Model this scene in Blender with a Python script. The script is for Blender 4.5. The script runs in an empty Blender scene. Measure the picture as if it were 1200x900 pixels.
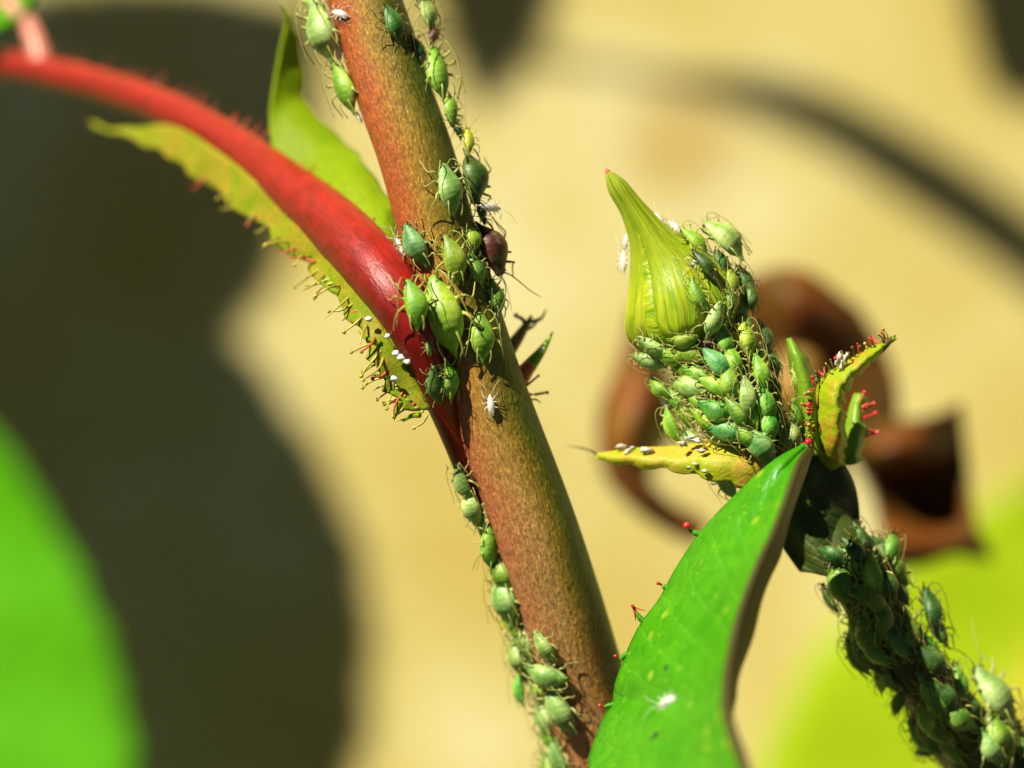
import bpy, bmesh, math, random
import numpy as np
from mathutils import Vector, Matrix
from mathutils.bvhtree import BVHTree

scene = bpy.context.scene
COL = scene.collection
MM = 0.001                      # everything below is laid out in millimetres
D = 150.0                       # camera to the plane of sharp focus
PXMM = 30.0                     # photograph pixels per millimetre in that plane
R = math.radians

# ------------------------------------------------------------------ camera
cam_data = bpy.data.cameras.new('camera')
cam = bpy.data.objects.new('camera', cam_data)
COL.objects.link(cam)
cam.location = (0, -D * MM, 0)
cam.rotation_euler = (R(90), 0, 0)
cam_data.sensor_width = 36
cam_data.lens = 135
cam_data.clip_start = 0.005
cam_data.clip_end = 50
cam_data.dof.use_dof = True
cam_data.dof.focus_distance = D * MM
cam_data.dof.aperture_fstop = 22.0
cam_data.dof.aperture_blades = 0
scene.camera = cam

# ------------------------------------------------------------------ light
SUN = Vector((-0.50, -0.50, 0.70)).normalized()      # towards the sun
SUN_EL = math.asin(SUN.z)
world = bpy.data.worlds.new('World')
scene.world = world
world.use_nodes = True
wn = world.node_tree
sky = wn.nodes.new('ShaderNodeTexSky')
sky.sky_type = 'NISHITA'
sky.sun_disc = False
sky.air_density = 0.08
sky.dust_density = 0.0
sky.sun_elevation = SUN_EL
sky.sun_rotation = math.atan2(SUN.x, SUN.y) % (2 * math.pi)
bg = wn.nodes['Background']
bg.inputs['Strength'].default_value = 0.05
wn.links.new(sky.outputs[0], bg.inputs['Color'])
sl = bpy.data.lights.new('sun', 'SUN')
sl.energy = 5.0
sl.angle = R(0.53)
sl.color = (1.0, 0.92, 0.76)
sun = bpy.data.objects.new('sun', sl)
COL.objects.link(sun)
sun.rotation_euler = SUN.to_track_quat('Z', 'Y').to_euler()
sun.location = SUN * 0.6

vs = scene.view_settings
vs.view_transform = 'Standard'
vs.look = 'None'
vs.exposure = 0.78
vs.gamma = 1
vs.use_curve_mapping = False
scene.cycles.use_denoising = True
scene.cycles.max_bounces = 8
scene.cycles.sample_clamp_indirect = 6

rng = random.Random(11)


# ------------------------------------------------------------------ helpers
def P(px, py, d=0.0):
    """photograph pixel at depth d (mm behind the focus plane) -> millimetres"""
    k = (D + d) / D / PXMM
    return Vector(((px - 600) * k, d, (450 - py) * k))


def spline(pts, n):
    """Catmull-Rom through the rows of pts, n samples"""
    p = np.asarray(pts, float)
    if len(p) == 2:
        t = np.linspace(0, 1, n)[:, None]
        return p[0] * (1 - t) + p[1] * t
    e = np.vstack([2 * p[0] - p[1], p, 2 * p[-1] - p[-2]])
    out = []
    for t in np.linspace(0, len(p) - 1, n):
        i = min(int(t), len(p) - 2)
        f = t - i
        a, b, c, d_ = e[i], e[i + 1], e[i + 2], e[i + 3]
        out.append(0.5 * (2 * b + (c - a) * f + (2 * a - 5 * b + 4 * c - d_) * f * f + (3 * b - a - 3 * c + d_) * f ** 3))
    return np.array(out)


def tube(path, radii, n=16, samples=None, modulate=None):
    """swept round tube; path in mm; returns verts, faces, uv (u round it: 0 back, .25 left, .5 front, .75 right)"""
    samples = samples or max(6, len(path) * 4)
    pts = spline([tuple(p) for p in path], samples)
    rad = np.maximum(spline([(r,) for r in radii], samples)[:, 0], 0.002)
    V, F, UV = [], [], {}
    T = np.gradient(pts, axis=0)
    T /= np.linalg.norm(T, axis=1)[:, None] + 1e-12
    mean = pts[-1] - pts[0]
    mean /= np.linalg.norm(mean) + 1e-12
    ref = np.array([0, 1, 0.]) if abs(mean[1]) < 0.85 else np.array([0, 0, 1.])
    v = 0.0
    vv = []
    for i in range(samples):
        if i:
            v += np.linalg.norm(pts[i] - pts[i - 1])
        N = ref - T[i] * ref.dot(T[i])
        N /= np.linalg.norm(N) + 1e-12
        M = np.cross(T[i], N)
        if M[0] > 0:
            M = -M
        for j in range(n):
            th = 2 * math.pi * j / n
            r = rad[i]
            if modulate:
                r *= modulate(i / (samples - 1), th)
            V.append(pts[i] + r * (math.cos(th) * N + math.sin(th) * M))
        vv.append(v)
    uvs = []
    for i in range(samples - 1):
        for j in range(n):
            j2 = (j + 1) % n
            F.append((i * n + j, i * n + j2, (i + 1) * n + j2, (i + 1) * n + j))
            uvs.append(((j / n, vv[i]), ((j + 1) / n, vv[i]), ((j + 1) / n, vv[i + 1]), (j / n, vv[i + 1])))
    for i, k in ((0, 0), (samples - 1, -1)):
        V.append(pts[k])
        c = len(V) - 1
        for j in range(n):
            F.append((i * n + j, i * n + (j + 1) % n, c))
            uvs.append(((j / n, vv[k]),) * 3)
    return V, F, uvs


def sheet(rows, nu, nv, wave=None):
    """surface through rows of (px, py, depth) points; u runs along a row, v from row to row"""
    rr = [spline([tuple(P(*q)) for q in row], nu) for row in rows]
    cols = np.array([spline([tuple(r[i]) for r in rr], nv) for i in range(nu)])      # nu, nv, 3
    V, F, uvs = [], [], []
    for j in range(nv):
        for i in range(nu):
            p = cols[i, j].copy()
            if wave:
                p = p + np.array(wave(i / (nu - 1), j / (nv - 1)))
            V.append(p)
    for j in range(nv - 1):
        for i in range(nu - 1):
            F.append((j * nu + i, j * nu + i + 1, (j + 1) * nu + i + 1, (j + 1) * nu + i))
            u0, u1, v0, v1 = i / (nu - 1), (i + 1) / (nu - 1), j / (nv - 1), (j + 1) / (nv - 1)
            uvs.append(((u0, v0), (u1, v0), (u1, v1), (u0, v1)))
    return V, F, uvs


def make_mesh(name, data, mat, scale=MM, origin=(0, 0, 0), smooth=True):
    V, F, uvs = data
    o = np.asarray(origin, float)
    me = bpy.data.meshes.new(name)
    me.from_pydata([tuple((np.asarray(v, float) - o) * scale) for v in V], [], [tuple(f) for f in F])
    ul = me.uv_layers.new(name='UVMap')
    k = 0
    flat = np.zeros(len(me.loops) * 2, np.float32)
    for u in uvs:
        for q in u:
            flat[2 * k], flat[2 * k + 1] = q
            k += 1
    ul.data.foreach_set('uv', flat)
    bm = bmesh.new()
    bm.from_mesh(me)
    bmesh.ops.recalc_face_normals(bm, faces=bm.faces)
    bm.to_mesh(me)
    bm.free()
    if smooth:
        me.polygons.foreach_set('use_smooth', [True] * len(me.polygons))
    if mat:
        me.materials.append(mat)
    return me


def put(name, me, parent=None, thick=0.0, loc=None):
    o = bpy.data.objects.new(name, me)
    COL.objects.link(o)
    if loc is not None:
        o.location = Vector(loc) * MM
    if parent is not None:
        o.parent = parent
        top = parent
        while top.parent is not None:
            top = top.parent
        o.matrix_parent_inverse = Matrix.Translation(-top.location) if parent is top else Matrix.Identity(4)
    if thick:
        m = o.modifiers.new('thickness', 'SOLIDIFY')
        m.thickness = thick * MM
        m.offset = 0
    return o


def root_at(name, loc, label, cat, group=None):
    o = bpy.data.objects.new(name, None)
    COL.objects.link(o)
    o.empty_display_size = 0.002
    o.location = Vector(loc) * MM
    tag(o, label, cat, group)
    return o


def tag(o, label, cat, group=None):
    o['label'] = label
    o['category'] = cat
    if group:
        o['group'] = group
    return o


# ------------------------------------------------------------------ materials
class Mat:
    def __init__(self, name):
        self.m = bpy.data.materials.new(name)
        self.m.use_nodes = True
        self.t = self.m.node_tree
        self.b = self.t.nodes['Principled BSDF']
        self.out = self.t.nodes['Material Output']

    def n(self, kind, **kw):
        x = self.t.nodes.new('ShaderNode' + kind)
        for k, v in kw.items():
            if k in x.inputs:
                x.inputs[k].default_value = v
            else:
                setattr(x, k, v)
        return x

    def l(self, a, b):
        self.t.links.new(a, b)
        return a

    def ramp(self, fac, stops, interp='LINEAR'):
        r = self.n('ValToRGB')
        r.color_ramp.interpolation = interp
        el = r.color_ramp.elements
        while len(el) < len(stops):
            el.new(0.5)
        for e, (p, c) in zip(el, stops):
            e.position = p
            e.color = (*c, 1) if len(c) == 3 else c
        self.l(fac, r.inputs['Fac'])
        return r.outputs['Color']

    def mix(self, fac, a, b, mode='MIX'):
        x = self.n('Mix', data_type='RGBA', blend_type=mode)
        for sock, val in ((x.inputs[0], fac), (x.inputs[6], a), (x.inputs[7], b)):
            if hasattr(val, 'is_linked') or hasattr(val, 'links'):
                self.l(val, sock)
            else:
                sock.default_value = val if not isinstance(val, tuple) else (*val, 1)[:4]
        return x.outputs[2]

    def math(self, op, a, b=None, c=None, clamp=False):
        x = self.n('Math', operation=op, use_clamp=clamp)
        for i, v in enumerate((a, b, c)):
            if v is None:
                continue
            if hasattr(v, 'links'):
                self.l(v, x.inputs[i])
            else:
                x.inputs[i].default_value = v
        return x.outputs[0]

    def coords(self, which='Object', scale=(1, 1, 1), loc=(0, 0, 0)):
        c = self.n('TexCoord')
        m = self.n('Mapping')
        m.inputs['Scale'].default_value = scale
        m.inputs['Location'].default_value = loc
        self.l(c.outputs[which], m.inputs['Vector'])
        return m.outputs[0]

    def noise(self, vec, scale, detail=3, rough=0.55, dist=0.0):
        x = self.n('TexNoise', Scale=scale, Detail=detail, Roughness=rough, Distortion=dist)
        self.l(vec, x.inputs['Vector'])
        return x.outputs['Fac']

    def bump(self, h, strength, dist_mm):
        b = self.n('Bump')
        b.inputs['Strength'].default_value = strength
        b.inputs['Distance'].default_value = dist_mm * MM
        self.l(h, b.inputs['Height'])
        self.l(b.outputs[0], self.b.inputs['Normal'])
        return b.outputs[0]

    def translucent(self, color, fac):
        tr = self.n('BsdfTranslucent')
        if hasattr(color, 'links'):
            self.l(color, tr.inputs['Color'])
        else:
            tr.inputs['Color'].default_value = (*color, 1)
        mx = self.n('MixShader')
        mx.inputs[0].default_value = fac
        self.l(self.b.outputs[0], mx.inputs[1])
        self.l(tr.outputs[0], mx.inputs[2])
        self.l(mx.outputs[0], self.out.inputs['Surface'])

    def sss(self, w, mm, radius=(1, 0.8, 0.35)):
        self.b.inputs['Subsurface Weight'].default_value = w
        self.b.inputs['Subsurface Radius'].default_value = radius
        self.b.inputs['Subsurface Scale'].default_value = mm * MM


def simple(name, col, rough=0.5, var=0.25, scale=3.0, trans=0.0, sss=0.0, spec=0.5):
    """plain colour with mottling; scale in features per mm"""
    M = Mat(name)
    v = M.coords('Object', (1000,) * 3)
    f = M.noise(v, scale, 4)
    lo = tuple(max(0, c * (1 - var)) for c in col)
    hi = tuple(min(1, c * (1 + var)) for c in col)
    c = M.ramp(f, [(0.3, lo), (0.7, hi)])
    M.l(c, M.b.inputs['Base Color'])
    M.b.inputs['Roughness'].default_value = rough
    M.b.inputs['Specular IOR Level'].default_value = spec
    M.bump(f, 0.3, 0.05)
    if sss:
        M.sss(sss, 0.4)
    if trans:
        M.translucent(c, trans)
    return M.m


def mat_wall():
    M = Mat('sunlit_plaster')
    v = M.coords('Object', (1000,) * 3)
    f = M.noise(v, 0.05, 5, 0.55)
    g = M.noise(v, 0.9, 5, 0.6)
    c = M.ramp(f, [(0.34, (0.55, 0.43, 0.105)), (0.50, (0.63, 0.54, 0.20)), (0.64, (0.72, 0.67, 0.34))])
    c = M.mix(M.math('MULTIPLY', g, 0.25), c, (0.50, 0.40, 0.16))
    # a soft edged brown blotch on the plaster
    sep = M.n('SeparateXYZ')
    M.l(v, sep.inputs[0])
    q = P(800, 165, 100)
    dx = M.math('DIVIDE', M.math('SUBTRACT', sep.outputs[0], q.x), 5.5)
    dz = M.math('DIVIDE', M.math('SUBTRACT', sep.outputs[2], q.z), 5.0)
    rr = M.math('ADD', M.math('MULTIPLY', dx, dx), M.math('MULTIPLY', dz, dz))
    rr = M.math('ADD', rr, M.math('MULTIPLY', M.noise(v, 0.25, 3), 0.9))
    st = M.n('MapRange', interpolation_type='SMOOTHSTEP')
    for i, val in enumerate((0, 1.5, 0.3, 0.0, 0.75)):
        if i:
            st.inputs[i].default_value = val
    M.l(rr, st.inputs[0])
    c = M.mix(st.outputs[0], c, (0.46, 0.30, 0.075))
    M.l(c, M.b.inputs['Base Color'])
    M.b.inputs['Roughness'].default_value = 0.85
    M.b.inputs['Specular IOR Level'].default_value = 0.05
    M.bump(g, 0.5, 0.4)
    return M.m


def mat_stem():
    M = Mat('rose_stem_bark')
    uv = M.coords('UV')
    sep = M.n('SeparateXYZ')
    M.l(uv, sep.inputs[0])
    vo = M.coords('Object', (1000,) * 3)
    blot = M.noise(vo, 0.55, 4, 0.6)
    u = M.math('ADD', sep.outputs[0], M.math('MULTIPLY', M.math('SUBTRACT', blot, 0.5), 0.16))
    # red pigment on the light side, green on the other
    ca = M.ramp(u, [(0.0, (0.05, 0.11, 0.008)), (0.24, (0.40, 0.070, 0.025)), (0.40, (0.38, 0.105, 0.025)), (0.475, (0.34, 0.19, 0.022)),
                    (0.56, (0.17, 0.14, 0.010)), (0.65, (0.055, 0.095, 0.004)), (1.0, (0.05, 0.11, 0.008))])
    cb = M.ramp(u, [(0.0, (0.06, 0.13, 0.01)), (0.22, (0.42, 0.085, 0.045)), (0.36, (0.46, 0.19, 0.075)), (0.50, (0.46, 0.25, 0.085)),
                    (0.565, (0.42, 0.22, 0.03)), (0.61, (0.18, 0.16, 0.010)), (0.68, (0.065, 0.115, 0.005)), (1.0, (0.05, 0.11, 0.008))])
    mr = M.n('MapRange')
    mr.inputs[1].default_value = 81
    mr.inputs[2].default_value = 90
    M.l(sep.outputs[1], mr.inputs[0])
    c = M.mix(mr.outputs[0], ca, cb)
    # lengthwise grain cells
    st = M.n('Combine XYZ'.replace(' ', ''))
    M.l(M.math('MULTIPLY', sep.outputs[0], 9.5), st.inputs[0])
    M.l(M.math('MULTIPLY', sep.outputs[1], 1.0), st.inputs[1])
    st2 = M.n('Mapping')
    st2.inputs['Scale'].default_value = (9, 2.2, 1)
    M.l(st.outputs[0], st2.inputs['Vector'])
    grain = M.noise(st2.outputs[0], 1.0, 4, 0.65, 0.3)
    vor = M.n('TexVoronoi', Scale=1.0, Randomness=1.0)
    st3 = M.n('Mapping')
    st3.inputs['Scale'].default_value = (9, 3.6, 1)
    M.l(st.outputs[0], st3.inputs['Vector'])
    M.l(st3.outputs[0], vor.inputs['Vector'])
    dots = M.ramp(vor.outputs['Distance'], [(0.0, (1, 1, 1)), (0.45, (0, 0, 0))])
    g1 = M.ramp(grain, [(0.30, (0.48, 0.46, 0.46)), (0.70, (1.38, 1.36, 1.3))])
    c = M.mix(1.0, c, g1, 'MULTIPLY')
    c = M.mix(M.math('MULTIPLY', dots, 0.22), c, (0.62, 0.46, 0.10))
    fine = M.noise(vo, 9.0, 2)
    c = M.mix(0.45, c, M.ramp(fine, [(0.35, (0.6, 0.6, 0.6)), (0.65, (1.3, 1.3, 1.3))]), 'MULTIPLY')
    M.l(c, M.b.inputs['Base Color'])
    M.b.inputs['Roughness'].default_value = 0.42
    M.b.inputs['Specular IOR Level'].default_value = 0.35
    h = M.math('ADD', grain, M.math('MULTIPLY', dots, 0.35))
    M.bump(h, 0.7, 0.09)
    M.sss(0.12, 0.25, (1, 0.5, 0.2))
    return M.m


def mat_petiole():
    M = Mat('red_petiole_skin')
    uv = M.coords('UV')
    sep = M.n('SeparateXYZ')
    M.l(uv, sep.inputs[0])
    vo = M.coords('Object', (1000,) * 3)
    f = M.noise(vo, 1.1, 5, 0.65)
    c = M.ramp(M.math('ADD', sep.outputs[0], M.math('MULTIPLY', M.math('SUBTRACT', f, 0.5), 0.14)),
               [(0.0, (0.24, 0.016, 0.006)), (0.14, (0.17, 0.04, 0.004)), (0.24, (0.14, 0.018, 0.003)), (0.36, (0.16, 0.006, 0.002)), (0.50, (0.26, 0.008, 0.004)), (0.66, (0.38, 0.014, 0.009)), (0.85, (0.38, 0.03, 0.02)), (1.0, (0.24, 0.016, 0.006))])  # lit upper right and dark lower left side painted into the red
    gm = M.n('Mapping')
    gm.inputs['Scale'].default_value = (26, 0.9, 1)
    M.l(uv, gm.inputs['Vector'])
    streak = M.noise(gm.outputs[0], 1.4, 4, 0.65)
    c = M.mix(0.55, c, M.ramp(streak, [(0.32, (0.55, 0.5, 0.5)), (0.68, (1.4, 1.5, 1.5))]), 'MULTIPLY')
    c = M.mix(0.35, c, M.ramp(f, [(0.35, (0.5, 0.5, 0.5)), (0.7, (1.4, 1.3, 1.3))]), 'MULTIPLY')
    M.l(c, M.b.inputs['Base Color'])
    M.b.inputs['Roughness'].default_value = 0.4
    M.b.inputs['Specular IOR Level'].default_value = 0.4
    M.bump(M.math('ADD', streak, M.math('MULTIPLY', f, 0.6)), 0.5, 0.09)
    M.sss(0.2, 0.4, (1, 0.2, 0.1))
    return M.m


def mat_leaf(name, dark, light, spots=None, trans=0.3, rough=0.35, veins=True, edge=None, relief=0.3, spec=0.4, lo=0.32, hi=0.68):
    M = Mat(name)
    uv = M.coords('UV')
    vo = M.coords('Object', (1000,) * 3)
    f = M.noise(vo, 0.35, 4, 0.55)
    fine = M.noise(vo, 6.0, 3, 0.6)
    med = M.noise(vo, 1.5, 5, 0.65)
    f = M.math('ADD', M.math('MULTIPLY', f, 0.45), M.math('MULTIPLY', med, 0.55))
    c = M.ramp(f, [(lo, dark), (hi, light)])
    c = M.mix(0.35, c, M.ramp(fine, [(0.3, (0.7, 0.7, 0.7)), (0.7, (1.25, 1.25, 1.25))]), 'MULTIPLY')
    h = M.math('MULTIPLY', fine, 0.5)
    if veins:
        sep = M.n('SeparateXYZ')
        M.l(uv, sep.inputs[0])
        w = M.math('ADD', M.math('MULTIPLY', sep.outputs[1], 11.0), M.math('MULTIPLY', sep.outputs[0], -2.6))
        w = M.math('ADD', w, M.math('MULTIPLY', f, 0.8))
        w = M.math('ABSOLUTE', M.math('SUBTRACT', M.math('FRACT', w), 0.5))
        line = M.ramp(w, [(0.0, (1, 1, 1)), (0.07, (0.35, 0.35, 0.35)), (0.22, (0, 0, 0))])
        cells = M.n('TexVoronoi', Scale=2.2, feature='DISTANCE_TO_EDGE')
        M.l(vo, cells.inputs['Vector'])
        net = M.ramp(cells.outputs['Distance'], [(0.0, (1, 1, 1)), (0.06, (0, 0, 0))])
        c = M.mix(M.math('MULTIPLY', line, 0.14), c, tuple(min(1, x * 1.6 + 0.02) for x in light))
        c = M.mix(M.math('MULTIPLY', net, 0.05), c, tuple(min(1, x * 1.5 + 0.02) for x in light))
        h = M.math('SUBTRACT', h, M.math('MULTIPLY', line, 1.0))
        h = M.math('SUBTRACT', h, M.math('MULTIPLY', net, 0.25))
    if spots:
        vr = M.n('TexVoronoi', Scale=0.62, Randomness=1.0)
        M.l(vo, vr.inputs['Vector'])
        d1 = M.math('ADD', vr.outputs['Distance'], M.math('MULTIPLY', fine, 0.12))
        s = M.ramp(d1, [(0.12, (1, 1, 1)), (0.24, (0, 0, 0))])
        c = M.mix(M.math('MULTIPLY', s, 0.9), c, spots)
        vr2 = M.n('TexVoronoi', Scale=1.7, Randomness=1.0)
        M.l(vo, vr2.inputs['Vector'])
        s2 = M.ramp(vr2.outputs['Distance'], [(0.06, (1, 1, 1)), (0.17, (0, 0, 0))])
        c = M.mix(M.math('MULTIPLY', s2, 0.6), c, spots)
    if edge:
        sp = M.n('SeparateXYZ')
        M.l(uv, sp.inputs[0])
        e = M.ramp(M.math('ADD', sp.outputs[0], M.math('MULTIPLY', M.math('SUBTRACT', f, 0.5), 0.2)), edge[1])
        c = M.mix(e, c, edge[0])
    M.l(c, M.b.inputs['Base Color'])
    M.b.inputs['Roughness'].default_value = rough
    M.b.inputs['Specular IOR Level'].default_value = spec
    M.bump(M.math('ADD', h, M.math('MULTIPLY', med, relief)), 0.4, 0.12)
    if trans:
        M.translucent(c, trans)
    return M.m


def mat_dead():
    M = Mat('withered_leaf')
    vo = M.coords('Object', (1000,) * 3)
    f = M.noise(vo, 0.17, 4, 0.6)
    g = M.noise(vo, 1.4, 4, 0.6)
    c = M.ramp(f, [(0.32, (0.06, 0.035, 0.003)), (0.47, (0.14, 0.062, 0.004)), (0.58, (0.25, 0.062, 0.006)), (0.72, (0.30, 0.15, 0.010))])
    c = M.mix(0.4, c, M.ramp(g, [(0.3, (0.5, 0.5, 0.5)), (0.7, (1.3, 1.3, 1.3))]), 'MULTIPLY')
    M.l(c, M.b.inputs['Base Color'])
    M.b.inputs['Roughness'].default_value = 0.5
    M.bump(g, 0.5, 0.3)
    M.translucent(c, 0.3)
    return M.m


def mat_aphid(name, back, side, leg, pale=0.0, rough=0.46, sss=0.3):
    """back/side colours, leg colour; unit = one body length"""
    M = Mat(name)
    v = M.coords('Object', (400,) * 3)
    sep = M.n('SeparateXYZ')
    M.l(v, sep.inputs[0])
    info = M.n('ObjectInfo')
    off = M.n('VectorMath', operation='ADD')
    M.l(v, off.inputs[0])
    cb = M.n('CombineXYZ')
    for i in range(3):
        M.l(M.math('MULTIPLY', info.outputs['Random'], 37.0 + 11 * i), cb.inputs[i])
    M.l(cb.outputs[0], off.inputs[1])
    vr = off.outputs[0]
    f = M.noise(vr, 4.5, 4, 0.65)
    g = M.noise(vr, 19.0, 4, 0.65)
    ax = M.math('ADD', M.math('ABSOLUTE', sep.outputs[0]), M.math('MULTIPLY', M.math('SUBTRACT', f, 0.5), 0.30))
    rim = tuple(min(1, x * 1.25 + 0.03) for x in side)  # paler rim: light coming through the body edge, put into the colour
    c = M.ramp(ax, [(0.0, tuple(x * 0.8 for x in back)), (0.03, back), (0.13, side), (0.20, rim)])
    # faint joints between the segments of the back
    band = M.math('SINE', M.math('MULTIPLY', M.math('ADD', sep.outputs[1], M.math('MULTIPLY', M.math('ABSOLUTE', sep.outputs[0]), 0.35)), 62.0))
    bandm = M.ramp(band, [(0.45, (0, 0, 0)), (1.0, (1, 1, 1))])
    c = M.mix(M.math('MULTIPLY', bandm, 0.10), c, tuple(x * 0.45 for x in back))
    c = M.mix(0.75, c, M.ramp(g, [(0.30, (0.60, 0.66, 0.55)), (0.50, (1, 1, 1)), (0.72, (1.45, 1.30, 1.35))]), 'MULTIPLY')
    # dark pores and grey waxy bloom
    pv = M.n('TexVoronoi', Scale=13.0, Randomness=1.0)
    M.l(vr, pv.inputs['Vector'])
    pore = M.ramp(pv.outputs['Distance'], [(0.10, (1, 1, 1)), (0.22, (0, 0, 0))])
    c = M.mix(M.math('MULTIPLY', pore, 0.30), c, tuple(x * 0.35 for x in back))
    wx = M.ramp(M.noise(vr, 7.5, 5, 0.7), [(0.50, (0, 0, 0)), (0.72, (1, 1, 1))])
    c = M.mix(M.math('MULTIPLY', wx, 0.20 + pale), c, (0.52, 0.56, 0.34))
    # individual brightness and hue
    hs = M.n('HueSaturation')
    M.l(c, hs.inputs['Color'])
    hs.inputs['Saturation'].default_value = 1.0
    M.l(M.math('ADD', M.math('MULTIPLY', info.outputs['Random'], 0.05), 0.475), hs.inputs['Hue'])
    M.l(M.math('ADD', M.math('MULTIPLY', M.math('FRACT', M.math('MULTIPLY', info.outputs['Random'], 7.31)), 0.5), 0.78), hs.inputs['Value'])
    att = M.n('Attribute', attribute_name='limb')
    c = M.mix(att.outputs['Fac'], hs.outputs[0], leg)
    M.l(c, M.b.inputs['Base Color'])
    M.b.inputs['Roughness'].default_value = rough
    M.b.inputs['Specular IOR Level'].default_value = 0.5
    h = M.math('ADD', M.math('MULTIPLY', g, 0.6), M.math('MULTIPLY', band, -0.06))
    M.bump(h, 0.5, 0.05)
    M.sss(sss, 0.30, (0.7, 1.0, 0.3))
    return M.m


WALL = mat_wall()
SOIL = simple('damp_earth', (0.028, 0.025, 0.008), 0.9, 0.35, 0.15)
STEM = mat_stem()
PETIOLE = mat_petiole()
STIPULE = mat_leaf('stipule_green', (0.19, 0.34, 0.003), (0.30, 0.40, 0.005), trans=0.3, veins=False, rough=0.5, spec=0.15, relief=0.8)
STIPULE_Y = mat_leaf('stipule_yellow', (0.22, 0.34, 0.006), (0.48, 0.34, 0.03), trans=0.3, veins=False, rough=0.5, spec=0.2, relief=0.9, lo=0.4, hi=0.62)
LEAF = mat_leaf('front_leaf', (0.040, 0.28, 0.002), (0.085, 0.39, 0.003), spots=(0.34, 0.52, 0.03), trans=0.25, rough=0.36, relief=0.9, lo=0.38, hi=0.62)
LEAF_SHADE = mat_leaf('leaf_fold_shade', (0.075, 0.040, 0.003), (0.05, 0.065, 0.004), trans=0.15, rough=0.5)  # folded half and midrib: brownish, with the shade of the fold put into the colour
LEAF_FAR = mat_leaf('far_leaf_green', (0.065, 0.30, 0.001), (0.10, 0.39, 0.002), trans=0.25, rough=0.7, spec=0.12)
LEAF_OLD = mat_leaf('mature_leaf', (0.03, 0.09, 0.004), (0.05, 0.12, 0.006), trans=0.02, rough=0.5)
LEAF_LIME = mat_leaf('far_leaf_lime', (0.30, 0.46, 0.003), (0.40, 0.54, 0.005), trans=0.3, rough=0.7, spec=0.12,
                     edge=((0.62, 0.48, 0.06), [(0.0, (1, 1, 1)), (0.32, (0, 0, 0))]))
DEAD = mat_dead()
def mat_bud():
    M = Mat('bud_sepal')
    uv = M.coords('UV', (7, 1.3, 1))
    uv2 = M.coords('UV', (22, 5, 1))
    vo = M.coords('Object', (1000,) * 3)
    a = M.noise(uv, 1.6, 4, 0.6, 0.3)
    b = M.noise(uv2, 1.5, 3, 0.6)
    m = M.noise(vo, 2.0, 4, 0.6)
    c = M.ramp(a, [(0.30, (0.14, 0.30, 0.006)), (0.48, (0.30, 0.42, 0.010)), (0.62, (0.42, 0.50, 0.018)), (0.75, (0.58, 0.50, 0.07))])
    c = M.mix(0.5, c, M.ramp(b, [(0.3, (0.68, 0.75, 0.6)), (0.7, (1.3, 1.2, 1.3))]), 'MULTIPLY')
    c = M.mix(0.4, c, M.ramp(m, [(0.3, (0.65, 0.75, 0.6)), (0.7, (1.25, 1.15, 1.2))]), 'MULTIPLY')
    M.l(c, M.b.inputs['Base Color'])
    M.b.inputs['Roughness'].default_value = 0.30
    M.bump(M.math('ADD', a, M.math('MULTIPLY', b, 0.35)), 0.7, 0.16)
    M.sss(0.25, 0.4, (0.8, 1, 0.2))
    return M.m


BUD = mat_bud()
SHOOT = simple('green_shoot', (0.055, 0.085, 0.008), 0.5, 0.4, 1.2, sss=0.1)
SHOOT_RED = simple('reddish_pedicel', (0.34, 0.19, 0.04), 0.5, 0.5, 0.7, sss=0.15)
BRACT = mat_leaf('bract_green', (0.16, 0.36, 0.012), (0.30, 0.46, 0.03), trans=0.3, veins=False, rough=0.35)
BRACT_DK = mat_leaf('bract_dark', (0.03, 0.06, 0.004), (0.06, 0.09, 0.008), trans=0.1, rough=0.5, relief=1.0, lo=0.4, hi=0.6)  # bract colour darkened to carry the shade that lies on it
BRACT_Y = mat_leaf('bract_yellow', (0.42, 0.50, 0.006), (0.68, 0.44, 0.06), trans=0.3, veins=False, rough=0.5, relief=1.2, lo=0.44, hi=0.62)
BRACT_O = mat_leaf('bract_orange', (0.36, 0.48, 0.006), (0.62, 0.26, 0.03), trans=0.3, veins=False, rough=0.5, relief=1.2, lo=0.47, hi=0.60)
RED = simple('red_gland', (0.60, 0.02, 0.025), 0.25, 0.3, 6, sss=0.2)
HAIR = simple('gland_hair', (0.42, 0.38, 0.05), 0.4, 0.4, 2.0)
HAIR_RED = simple('red_gland_hair', (0.55, 0.08, 0.04), 0.35, 0.4, 2.0)
HAIR_DK = simple('dark_hair', (0.12, 0.09, 0.02), 0.5, 0.4, 2.0)
LIMB = simple('aphid_limb', (0.26, 0.20, 0.05), 0.4, 0.4, 5)
LIMB_PALE = simple('aphid_pale_limb', (0.32, 0.36, 0.08), 0.35, 0.3, 5)
LIMB_DK = simple('aphid_dark_limb', (0.06, 0.03, 0.012), 0.35, 0.3, 5)
EYE = simple('aphid_eye', (0.09, 0.015, 0.01), 0.2, 0.2, 8)
SKIN = simple('shed_skin', (0.82, 0.79, 0.70), 0.5, 0.12, 5, trans=0.3)
DROP = simple('honeydew', (0.85, 0.87, 0.82), 0.08, 0.05, 2)
CRUMB = simple('skin_crumb', (0.66, 0.60, 0.46), 0.6, 0.35, 4, trans=0.2)
FRASS = simple('dark_speck', (0.02, 0.03, 0.012), 0.5, 0.3, 3)

# ------------------------------------------------------------------ setting
WALL_Y = 100.0
GROUND_Z = -190.0


def slab(name, x0, x1, y0, y1, z0, z1, mat):
    V = [(x, y, z) for x in (x0, x1) for y in (y0, y1) for z in (z0, z1)]
    F = [(0, 1, 3, 2), (4, 6, 7, 5), (0, 4, 5, 1), (2, 3, 7, 6), (0, 2, 6, 4), (1, 5, 7, 3)]
    o = put(name, make_mesh(name, (V, F, [((0, 0),) * 4] * 6), mat, smooth=False))
    o['kind'] = 'structure'
    return o


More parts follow.
